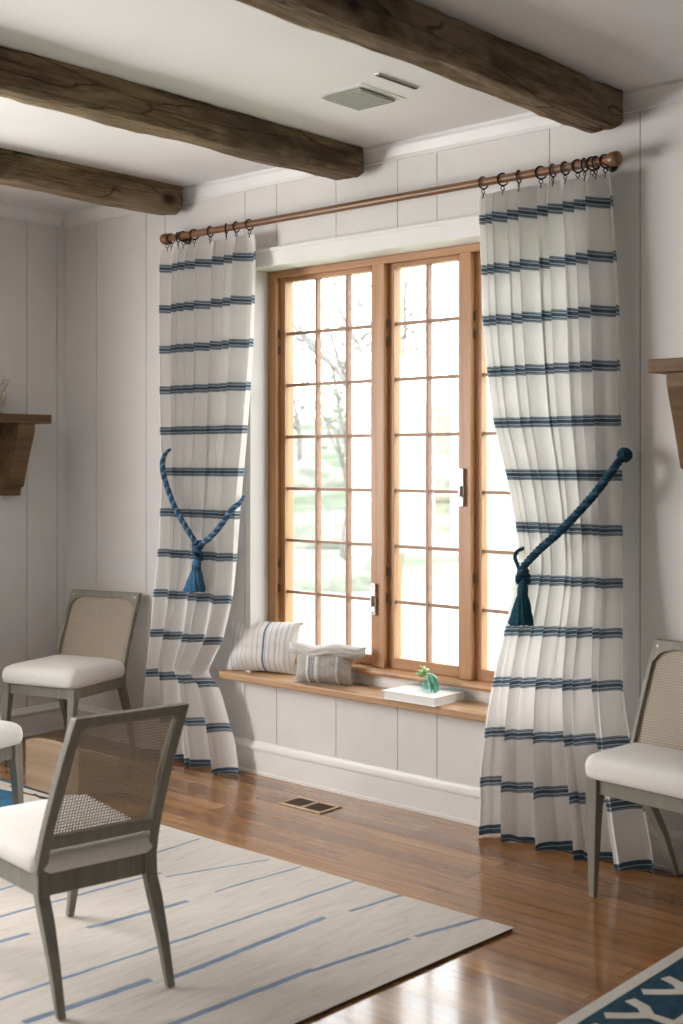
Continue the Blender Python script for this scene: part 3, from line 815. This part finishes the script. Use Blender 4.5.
for sx in (-1, 1):
    mb = MB()
    for k in range(11):
        z = .012+k*.0125; x = sx*.134
        mb.tube([(x, 0, z), (x+sx*.008, -.003, z-.003+random.uniform(-.003, .003)), (x+sx*.014, -.004, z-.006+random.uniform(-.004, .004))], [.0016, .0014, .001], 5)
    mb.build('fringe', M['flap'], p2, smooth='all').rotation_euler = (rad(-10), 0, 0)

bk = tag(empty('coffee_table_book', (-3.355, .008, .4805)), 'large white hardcover book lying flat on the window seat under a glass vase', 'book')
mb = MB(); mb.box(-.138, .138, -.108, .104, .003, .034); mb.build('page_block', M['pages'], bk)
mb = MB(); mb.box(-.142, .142, -.112, .106, 0, .003); mb.box(-.142, .142, -.112, .106, .034, .0375); mb.box(-.142, -.1385, -.112, .106, .003, .034)
mb.build('cover', M['book'], bk, bevel=.0012)
vs = tag(empty('bud_vase', (-3.350, .020, .5185)), 'tiny clear glass bowl holding green sprigs on top of the white book', 'vase')
mb = MB(); outer = [(.012, 0), (.022, .004), (.030, .016), (.031, .028), (.024, .040), (.018, .046)]; inner = [(.016, .046), (.022, .039), (.028, .028), (.027, .016), (.019, .007), (.0005, .005)]
mb.lathe([(.0005, 0)]+outer+inner, 0, 0, 24); mb.build('glass_bowl', M['vase'], vs, smooth=True)
def leaf(mb, base, d, L, w, droop=.3, mi=0):
    base = Vector(base); d = Vector(d).normalized(); side = d.cross(Vector((0, 0, 1)));
    if side.length < .01: side = Vector((1, 0, 0))
    side.normalize(); up = side.cross(d); n = 7; vs_ = []
    for i in range(n+1):
        t = i/n; p = base+d*L*t-Vector((0, 0, 1))*droop*L*t*t
        ww = w*math.sin(PI*min(.97, t*.9+.06))**.8
        vs_ += [p-side*ww, p+up*ww*.35, p+side*ww, p-up*ww*.12]
    f = []
    for i in range(n):
        for k in range(4):
            a = i*4+k; b = i*4+(k+1) % 4; f.append((a, b, b+4, a+4))
    mb.add(vs_, f, mi)
sp_ = tag(empty('leafy_sprig', (-3.350, .020, .522)), 'green and teal leafy sprig standing in the tiny glass bowl', 'plant')
mb = MB()
for dx, dy in ((-.02, .0), (.02, -.01), (.0, .01)): mb.tube([(0, 0, .006), (dx*.6, dy, .04), (dx*1.4, dy*1.5, .07)], .0016, 6)
mb.build('stem', M['leaf2'], sp_, smooth='all')
mb = MB()
for k in range(12):
    a = rad(150+random.uniform(-60, 70)); leaf(mb, (-.014+random.uniform(-.012, .012), random.uniform(-.01, .01), .045+random.uniform(0, .035)), (math.cos(a), math.sin(a)*.5, random.uniform(.2, 1)), random.uniform(.032, .05), .009)
mb.build('light_leaves', M['leaf2'], sp_, smooth='all')['label'] = 'light green leaves'
mb = MB()
for k in range(7):
    a = rad(-10+random.uniform(-45, 45)); leaf(mb, (.012, -.004, .052+random.uniform(-.01, .02)), (math.cos(a), math.sin(a)*.6, random.uniform(-.5, .3)), random.uniform(.055, .075), .013, .6)
mb.build('dark_leaves', M['leaf'], sp_, smooth='all')['label'] = 'teal green drooping leaves'

# ------------------------------------------------------------------ wall shelves on corbels
CPF = [(0, 0), (0, -.385), (.055, -.385), (.060, -.345), (.085, -.335), (.112, -.25), (.142, -.165), (.172, -.09), (.186, -.05), (.190, -.02), (.190, 0)]
def shelf(name, label, base, along, out_, length, depth, wdt, corbs, mm):
    """along = unit vector along the wall, out_ = unit vector away from the wall"""
    A = Vector(along); O = Vector(out_)
    o = tag(empty(name, base), label, 'shelf')
    fn = lambda a, b, d: tuple(A*d+O*a+Vector((0, 0, b)))
    mb = MB(); mb.prism([(0.002, 0), (depth, 0), (depth, .048), (.002, .048)], fn, 0, length); mb.build('shelf_board', mm, o, bevel=.003)
    for c in corbs:
        mb = MB(); mb.prism([(max(a, .002)*depth/.205, b-.001) for a, b in CPF], fn, c, c+wdt); mb.build('corbel', mm, o, bevel=.003)
    return o
shelf('wall_shelf', 'dark wooden wall shelf on a curved corbel at the left edge, holding a pale ornament', (XL, -1.60, 1.700), (0, 1, 0), (1, 0, 0), 1.365, .20, .105, (1.165, .10), M['shelfy'])
shelf('wall_shelf', 'dark wooden wall shelf on a curved corbel at the right edge above a cane chair', (-2.184, 0, 1.812), (1, 0, 0), (0, -1, 0), 1.30, .205, .105, (.062, 1.13), M['shelf'])
orn = MB()
for k in range(34):
    a = random.uniform(0, 2*PI); el = random.uniform(.2, 1.3); p = Vector((0, 0, .012)); pts = [p.copy()]; d = Vector((math.cos(a)*math.cos(el), math.sin(a)*math.cos(el), math.sin(el)))
    for j in range(6):
        d = (d+Vector((random.uniform(-.35, .35), random.uniform(-.35, .35), random.uniform(-.2, .35)))).normalized(); p = p+d*random.uniform(.022, .032); pts.append(p.copy())
    for q in pts: q.x = max(-.085, min(.075, q.x)); q.y = max(-.10, min(.085, q.y)); q.z = max(.006, q.z)
    orn.tube(pts, [.0038]*3+[.0032]*2+[.0026, .0018], 6)
orn.lathe([(.001, .0005), (.05, .0005), (.052, .010), (.02, .018), (.001, .018)], 0, 0, 16)
oo = orn.build('twig_ornament', M['ornament'], smooth='all'); oo.location = (-5.80, -.545, 1.7485); oo.scale = (1.1, 1.25, 1.35)
tag(oo, 'pale spiky twig ornament standing on the left wall shelf, cut by the picture edge', 'ornament')

# ------------------------------------------------------------------ chairs
def rounded_quad(wf, wb, d, r, n=7):
    # points in (u,v), counterclockwise, u forward; back at u=0, front at u=d
    P = [(d, -wf/2), (d, wf/2), (0, wb/2), (0, -wb/2)]; out = []
    for i in range(4):
        p = Vector(P[i]); a = (Vector(P[i-1])-p).normalized(); b = (Vector(P[(i+1) % 4])-p).normalized()
        s = p+a*r; e = p+b*r
        for k in range(n+1):
            t = k/n; q = s*(1-t)**2+p*2*t*(1-t)+e*t*t; out.append((q.x, q.y))
    return out
def chair(label, loc, rz, wf=.45, wb=.41, d=.43, zc=.41, zt=.815, rk=.12, wt=.43, s=.09, sf=.03, plugs=True, lw=.040, rail=.055, cush=.08, fw=.018, low=.03, rc=.09, arch_=True, fin=0):
    o = empty('cane_back_chair', loc, rz); tag(o, label, 'chair', 'cane-backed dining chairs')
    zr = zc-rail
    # cushion
    mb = MB(); out = rounded_quad(wf+.012, wb+.004, d+.014, .05); cx = d/2; rings = []
    for sc, z in ((.975, 0), (1.0, .004), (1.018, .020), (1.020, .040), (1.0, .056), (.955, .068), (.86, .077), (.70, .084), (.45, .090), (.2, .092), (.02, .093)):
        rings.append([(cx+(u-cx)*sc - .002, v_*sc, zc+z*cush/.093) for u, v_ in out])
    mb.loft(rings); mb.build('seat_cushion', M['cushion'], o, smooth='all')
    # rails
    t = .022
    def bar(mb, a, b, z0, z1, th):
        a = Vector((*a, 0)); b = Vector((*b, 0)); dr = (b-a).normalized(); nn = Vector((-dr.y, dr.x, 0))*th/2
        q = [a-nn, b-nn, b+nn, a+nn]
        mb.hexa([(p.x, p.y, z0) for p in q], [(p.x, p.y, z1) for p in q])
    mb = MB(); e = lw/2
    bar(mb, (d-e, -wf/2+e), (d-e, wf/2-e), zr, zc-.001, t); bar(mb, (e, -wb/2+e), (e, wb/2-e), zr, zc-.001, t)
    bar(mb, (e, wb/2-e), (d-e, wf/2-e), zr, zc-.001, t); bar(mb, (e, -wb/2+e), (d-e, -wf/2+e), zr, zc-.001, t)
    mb.build('seat_frame', M['greywood'], o, bevel=.002)
    # legs
    def leg(path):
        mb = MB(); rings = []
        for (u, v_, z, a, b) in path: rings.append([(u-a/2, v_-b/2, z), (u+a/2, v_-b/2, z), (u+a/2, v_+b/2, z), (u-a/2, v_+b/2, z)])
        mb.loft(rings); return mb
    for g in (-1, 1):
        vf = g*(wf/2-lw/2); vb = g*(wb/2-lw/2); fz = .022
        leg([(d-lw/2+sf, vf, 0.001, fz, fz), (d-lw/2+sf*.35, vf, zr*.75, lw*.85, lw*.85), (d-lw/2, vf, zr, lw, lw), (d-lw/2, vf, zc-.002, lw, lw)]).build('leg', M['greywood'], o, bevel=.003)
        if arch_: leg([(-s, vb, .001, fz, fz*1.2), (-s*.98, vb, zr*.45, .028, .030), (-s*.86, vb, zr*.72, .032, .032), (-s*.60, vb, zr*.88, .040, .034), (-s*.2, vb, zr+.004, .050, .038), (lw/2-.006, vb, zr+.02, lw, lw), (lw/2-.006, vb, zc, lw, lw)]).build('leg', M['greywood'], o, bevel=.004)
        else: leg([(-s+fz/2, vb-g*fin, 0.001, fz, fz*1.1), (-s*.62+lw*.3, vb-g*fin*.75, zr*.45, lw*.72, lw*.75), (-s*.28+lw*.42, vb-g*fin*.35, zr*.8, lw*.92, lw*.9), (lw*.5-.006, vb, zr, lw*.9, lw*.9), (lw/2-.004, vb, zc+.03, lw*.80, lw*.86)]).build('leg', M['greywood'], o, bevel=.004)
    # back: rings of rounded frame, raked
    hb = zt-zc
    def bp(v_, h, th):     # v sideways, h 0..hb along the back, th thickness offset
        q = h/hb
        return (lw*.45 - rk*(q**1.25) - .012*math.sin(PI*q)*0 + th, v_, zc+h)
    def half(h): return lerp(wb/2, wt/2, max(0, min(1, h/hb)))
    lowh = .036; th = .032
    # side posts run all the way to the rail
    mb = MB(); nseg = 14
    for g in (-1, 1):
        rings = []
        for i in range(nseg+1):
            h = -.0+hb*i/nseg - 0.0
            v1 = half(h); v0 = v1-fw
            rings.append([bp(g*v0, h, -th/2), bp(g*v1, h, -th/2), bp(g*v1, h, th/2), bp(g*v0, h, th/2)])
        mb.loft(rings)
    # top rail with filleted inner corners, lower rail
    def strip(fl_, fh_, z_lo, z_hi):
        rings = []; n2 = 40
        for i in range(n2+1):
            tt = -1+2*i/n2; hw = half(z_hi)-fw*.5; v_ = tt*hw
            lo_, hi_ = fl_(v_, hw), fh_(v_, hw)
            rings.append([bp(v_, lo_, -th/2*.96), bp(v_, hi_, -th/2*.96), bp(v_, hi_, th/2*.96), bp(v_, lo_, th/2*.96)])
        mb.loft(rings)
    def top_lo(v_, hw):
        dd = max(0, abs(v_)-(hw-fw*.5-rc)); dd = min(dd, rc)
        return hb-.030-(rc-math.sqrt(max(0, rc*rc-dd*dd)))*.55
    strip(top_lo, lambda v_, hw: hb-.0005, 0, hb)
    strip(lambda v_, hw: low, lambda v_, hw: low+lowh, 0, low)
    bf = mb.build('back_frame', M['greywood'], o, bevel=.003)
    # cane
    mb = MB(); V = []; U = []; n1, n2 = 18, 14
    for i in range(n2+1):
        h = lerp(low+.02, hb-.02, i/n2)
        for j in range(n1+1):
            v_ = lerp(-1, 1, j/n1)*(half(h)-fw*.45)
            V.append(bp(v_, h, th/2*.2)); U.append((v_, h))
    f = [(i*(n1+1)+j, i*(n1+1)+j+1, (i+1)*(n1+1)+j+1, (i+1)*(n1+1)+j) for i in range(n2) for j in range(n1)]
    mb.add(V, f, 0, U); mb.build('cane_panel', M['cane'], o, smooth='all')
    if plugs:
        for g in (-1, 1):
            p = bp(g*(wt/2-.022), hb-.022, th/2); mb = MB(); mb.lathe([(.0001, .003), (.005, .002), (.006, 0), (.0001, -.001)], 0, 0, 12)
            mb.v = [(p[0]+c_+.0, p[1]+a, p[2]+b) for a, b, c_ in mb.v]; mb.build('screw_cap', M['screw'], bf, smooth=True)
    return o
chair('grey-framed cane-back chair seen from behind in the left foreground, standing on the striped rug', (-2.885, -2.070, .0125), rad(170),
      wf=.43, wb=.375, d=.518, zc=.355, zt=.815, rk=.205, wt=.345, s=.115, sf=.085, plugs=False, rail=.062, fw=.030, low=.070, rc=.03, arch_=False)
chair('grey-framed cane-back chair with white seat in the far left corner under the wall shelf', (-5.358, -.232, 0), rad(-74.5),
      wf=.443, wb=.446, d=.424, zc=.400, zt=.812, rk=.150, wt=.438, s=.10, cush=.105, arch_=False)
chair('grey-framed cane-back chair at the right edge beside the right-hand curtain', (-2.035, -.190, 0), rad(-96),
      wf=.447, wb=.468, d=.290, zc=.412, zt=.852, rk=.130, wt=.41, s=.14, sf=.01, cush=.10, arch_=False, fin=.075, lw=.046)
chair('white-seated chair at the left edge, mostly cut off, in front of the wooden crate', (-4.556, -1.755, .0108), rad(12),
      wf=.45, wb=.415, d=.43, zc=.402, zt=.802, rk=.105, wt=.45, cush=.10)

# ------------------------------------------------------------------ wooden crate with arched ends
cr_ = tag(empty('wooden_crate', (-4.735, -.80, 0)), 'light wooden log crate with an arched end panel on the floor between the left chairs', 'crate')
def arch(w, h, hs, n=14):
    P = [(-w/2, 0), (w/2, 0)]
    for i in range(n+1):
        a = -1+2*i/n; P.append((-a*w/2, hs+(h-hs)*math.sqrt(max(0, 1-(a*.96)**2))))
    return P
for y in (-.11, .11):
    mb = MB(); mb.prism(arch(.40, .238, .200) if y < 0 else [(-.2, 0), (.2, 0), (.2, .15), (-.2, .15)], lambda a, b, d: (a, d, b+.013), y-.011, y+.011); mb.build('end_panel', M['crate'], cr_, bevel=.003)
for k in range(2):
    for sx in (-1, 1):
        mb = MB(); mb.box(sx*.190-.008, sx*.190+.008, -.099, .099, .02+k*.065, .078+k*.065); mb.build('side_slat', M['crate'], cr_, bevel=.002)
mb = MB(); mb.box(-.187, .187, -.099, .099, .014, .03); mb.build('base_board', M['crate'], cr_)

# ------------------------------------------------------------------ rugs
rg = tag(empty('striped_rug', (0, 0, 0)), 'large cream woven rug with broken thin blue lines on the wood floor', 'rug')
mb = MB()
nx, ny = 60, 60; X0, X1, Y0, Y1 = -4.035, -2.288, -4.6, -.893
Vt = []
for i in range(nx+1):
    for j in range(ny+1):
        y = lerp(Y0, Y1, j/ny); x = lerp(X0, X1+max(-.10, (y+.88)*.045), i/nx)
        ex = .004*mn.noise(Vector((x*3, y*3, 1)))
        Vt.append((x+(ex if i in (0, nx) else 0), y+(ex if j in (0, ny) else 0), .0105+.0012*mn.noise(Vector((x*6, y*6, 3)))))
f = [(i*(ny+1)+j, (i+1)*(ny+1)+j, (i+1)*(ny+1)+j+1, i*(ny+1)+j+1) for i in range(nx) for j in range(ny)]
mb.add(Vt, f)
mb.build('pile', M['rug'], rg, smooth='all')
mb = MB(); mb.prism([(X0+.003, Y0+.003), (X1-.103, Y0+.003), (X1-.103, -3.1), (X1-.003, Y1-.003), (X0+.003, Y1-.003)], lambda a, b, d: (a, b, d), .0008, .0085); mb.build('backing', M['rugedge'], rg)

r2 = tag(empty('teal_rug', (0, 0, 0)), 'dark teal rug with cream border and cream pronged motifs in the bottom right corner', 'rug')
mb = MB(); mb.box(-1.803, .6, -4.0, -.30, .0008, .0100); mb.build('rug_field', M['teal'], r2, bevel=.002)
mb = MB(); mb.box(-1.812, -1.772, -4.01, -.29, .0008, .0112); mb.box(-1.772, .6, -.33, -.29, .0008, .0112); mb.build('rug_border', M['creamwool'], r2, bevel=.002)
mb = MB(); zt_ = .0112
zk = [0]
def stroke(mb, pts, hw, z0, z1):
    zk[0] = (zk[0]+1) % 7; z1 += zk[0]*.00012
    for (a, b) in zip(pts, pts[1:]):
        z1 += .00008; a = Vector((*a, 0)); b = Vector((*b, 0)); dr = (b-a).normalized(); nn = Vector((-dr.y, dr.x, 0))*hw; a = a-dr*hw*.5; b = b+dr*hw*.5
        q = [a-nn, b-nn, b+nn, a+nn]; mb.hexa([(p.x, p.y, z0) for p in q], [(p.x, p.y, z1) for p in q])
for k in range(15):
    y = -.72-.205*k
    stroke(mb, [(-1.733, y-.21+.0), (-1.690, y-.225), (-1.655, y-.262)], .0175, .0101, zt_)
    stroke(mb, [(-1.735, y-.335), (-1.692, y-.30), (-1.655, y-.262)], .0175, .0101, zt_)
    stroke(mb, [(-1.660, y-.262), (-1.585, y-.262)], .016, .0101, zt_)
mb.box(-1.590, -1.565, -3.9, -.6, .0101, zt_)
for k in range(14):
    y = -.83-.205*k
    stroke(mb, [(-1.40, y), (-1.30, y-.10), (-1.20, y)], .02, .0101, zt_)
    stroke(mb, [(-1.0, y), (-.9, y-.10), (-.8, y)], .02, .0101, zt_)
mb.build('rug_motif', M['creamwool'], r2)
r3 = tag(empty('blue_rug', (0, 0, 0)), 'blue and cream patterned rug at the left edge beneath the cut-off chair', 'rug')
mb = MB(); mb.box(-5.78, -4.045, -3.2, -.90, .0008, .0095); mb.build('rug_field', M['bluewool'], r3, bevel=.002)
mb = MB()
mb.prism([(-5.7, -.93), (-4.08, -.93), (-4.08, -1.60), (-4.28, -1.42), (-4.40, -1.12), (-4.60, -1.03), (-4.72, -1.11), (-4.9, -1.00), (-5.2, -1.04), (-5.7, -1.0)], lambda a, b, d: (a, b, d), .0096, .0106)
mb.prism([(-5.6, -1.13), (-5.0, -1.10), (-4.86, -1.16), (-5.0, -1.22), (-5.6, -1.22)], lambda a, b, d: (a, b, d), .0096, .0106)
mb.prism([(-5.0, -1.5), (-4.6, -1.45), (-4.5, -1.6), (-4.8, -1.75), (-5.1, -1.65)], lambda a, b, d: (a, b, d), .0096, .0106)
mb.build('rug_motif', M['creamwool'], r3)
for (pts) in ([(-5.0, -.955), (-4.85, -.985), (-4.7, -.965), (-4.62, -1.0)], [(-4.80, -.965), (-4.72, -.985), (-4.60, -.965)], [(-4.5, -.97), (-4.35, -1.0), (-4.2, -.97)]):
    mb = MB(); stroke(mb, pts, .007, .0107, .0112); mb.build('rug_outline', M['dark'], r3)

# ------------------------------------------------------------------ outdoors
mb = MB(); n = 40; Vt = []
for i in range(n+1):
    for j in range(n+1):
        x = lerp(-60, 20, i/n); y = lerp(.35, 70, j/n)
        z = -.55 + max(0, (y-9))*.10 + .25*mn.noise(Vector((x*.15, y*.15, 0)))*min(1, y/6)
        Vt.append((x, y, z))
f = [(i*(n+1)+j, (i+1)*(n+1)+j, (i+1)*(n+1)+j+1, i*(n+1)+j+1) for i in range(n) for j in range(n)]
mb.add(Vt, f); g = mb.build('garden_ground', M['ground'], smooth='all'); struct(g)
def gz(x, y): return -.55+max(0, (y-9))*.10+.25*mn.noise(Vector((x*.15, y*.15, 0)))*min(1, y/6)-.08
def tree(seed, h, leafy):
    rnd = random.Random(seed); tb = MB(); lb_ = MB()
    def br(p, d, L, r, dep):
        pts = [p]; rr = [r]; q = p; dd = d.copy(); ns = 5
        for i in range(ns):
            dd = (dd+Vector((rnd.uniform(-.16, .16), rnd.uniform(-.16, .16), rnd.uniform(-.05, .12)))).normalized()
            q = q+dd*L/ns; pts.append(q.copy()); rr.append(r*(1-.5*(i+1)/ns))
        tb.tube(pts, rr, 6 if dep < 2 else 4)
        if dep >= 3:
            if leafy:
                for k in range(3):
                    c = q+Vector((rnd.uniform(-.35, .35), rnd.uniform(-.35, .35), rnd.uniform(-.3, .3))); s_ = rnd.uniform(.05, .11)
                    a = Vector((rnd.uniform(-1, 1), rnd.uniform(-1, 1), rnd.uniform(-1, 1))).normalized(); b = a.cross(Vector((.3, .5, .8))).normalized()
                    e3 = a.cross(b)*.25
                    lb_.add([c-a*s_, c+b*s_*.6, c+a*s_, c-b*s_*.6, c+e3*s_, c-e3*s_], [(0, 1, 4), (1, 2, 4), (2, 3, 4), (3, 0, 4), (1, 0, 5), (2, 1, 5), (3, 2, 5), (0, 3, 5)])
            return
        for k in range(4 if dep else 6):
            t = rnd.uniform(.35, 1); i0 = min(ns-1, int(t*ns)); b = pts[i0].lerp(pts[i0+1], t*ns-i0 if t < 1 else 1)
            a = rnd.uniform(0, 2*PI); nd = (dd*.75+Vector((math.cos(a), math.sin(a), rnd.uniform(.1, .6)))*.75).normalized()
            br(b, nd, L*rnd.uniform(.45, .65), rr[i0]*.6, dep+1)
    br(Vector((0, 0, 0)), Vector((rnd.uniform(-.1, .1), rnd.uniform(-.1, .1), 1)), h*.6, h*.020, 0)
    o = empty('garden_tree', (0, 0, 0))
    tb.build('trunk', M['bark'], o, smooth='all')
    if lb_.v: lb_.build('foliage', M['foliage'], o)
    return o
protos = [tree(11, 5.0, True), tree(23, 5.6, False), tree(37, 5.2, True)]
used = [False]*3
spots = [(-11.0, 9.0, 1), (-14.5, 12.0, 0), (-9.9, 16.2, 2), (-17.5, 17.5, 1), (-22.5, 18.0, 2), (-14.0, 21.5, 0), (-20.5, 25.0, 0), (-27.0, 24.0, 1)]
for i, (x, y, k) in enumerate(spots):
    if not used[k]: t_ = protos[k]; used[k] = True
    else:
        t_ = protos[k].copy(); C.objects.link(t_)
        for ch in protos[k].children:
            c = ch.copy(); C.objects.link(c); c.parent = t_
    sc = .8+.4*random.random()
    t_.location = (x, y, gz(x, y)); t_.rotation_euler = (0, 0, i*1.7); t_.scale = (sc, sc, sc)
    tag(t_, 'pale blurred garden tree seen through the window glass', 'tree', 'trees beyond the window')
def shrub(x, y, s_, seed):
    rnd = random.Random(seed); mb = MB(); n1, n2 = 18, 10; rings = []
    for i in range(n2+1):
        th = PI*i/n2*.52+.02; r0 = []
        for j in range(n1):
            a = 2*PI*j/n1; d = Vector((math.sin(th)*math.cos(a)*1.5, math.sin(th)*math.sin(a), math.cos(th)*.8))
            q = 1+.35*mn.noise(d*2.5+Vector((seed, 0, 0)))+.12*mn.noise(d*9)
            r0.append(tuple(d*q*s_))
        rings.append(r0)
    mb.loft(rings); o = mb.build('garden_shrub', M['shrub'], smooth='all'); o.location = (x, y, gz(x, y)-.03)
    return tag(o, 'low rounded shrub blurred beyond the window glass', 'shrub', 'shrubs beyond the window')
for i, (x, y, s_) in enumerate([(-12.9, 10.2, .6), (-9.6, 11.2, .6), (-17.0, 14.2, .8), (-13.6, 17.4, .9), (-19.6, 20.8, 1.0), (-24.5, 21.6, 1.0)]):
    shrub(x, y, s_, i*3.1)

# ------------------------------------------------------------------ light
w = bpy.data.worlds.new('sky'); bpy.context.scene.world = w; w.use_nodes = True
bg = w.node_tree.nodes['Background']; bg.inputs['Color'].default_value = (.96, .98, 1, 1); bg.inputs['Strength'].default_value = 7.5
def area(name, loc, rot, sx, sy, power, col=(1, 1, 1), portal=False):
    l = bpy.data.lights.new(name, 'AREA'); l.shape = 'RECTANGLE'; l.size = sx; l.size_y = sy; l.energy = power; l.color = col
    if portal: l.cycles.is_portal = True
    o = bpy.data.objects.new(name, l); C.objects.link(o); o.location = loc; o.rotation_euler = rot
    return o
area('window_1_daylight_portal', (-3.46, .30, 1.5), (rad(-90), 0, 0), 1.9, 1.9, 1, portal=True)
area('window_2_daylight', (XL-.20, -3.25, 1.55), (0, rad(-90), 0), 1.6, 2.4, 170, (1, .97, .93))

vs_ = bpy.context.scene.view_settings
bpy.context.scene.display_settings.display_device = 'sRGB'
vs_.view_transform = 'Standard'; vs_.look = 'None'; vs_.exposure = 0.0; vs_.gamma = 1.0; vs_.use_curve_mapping = False
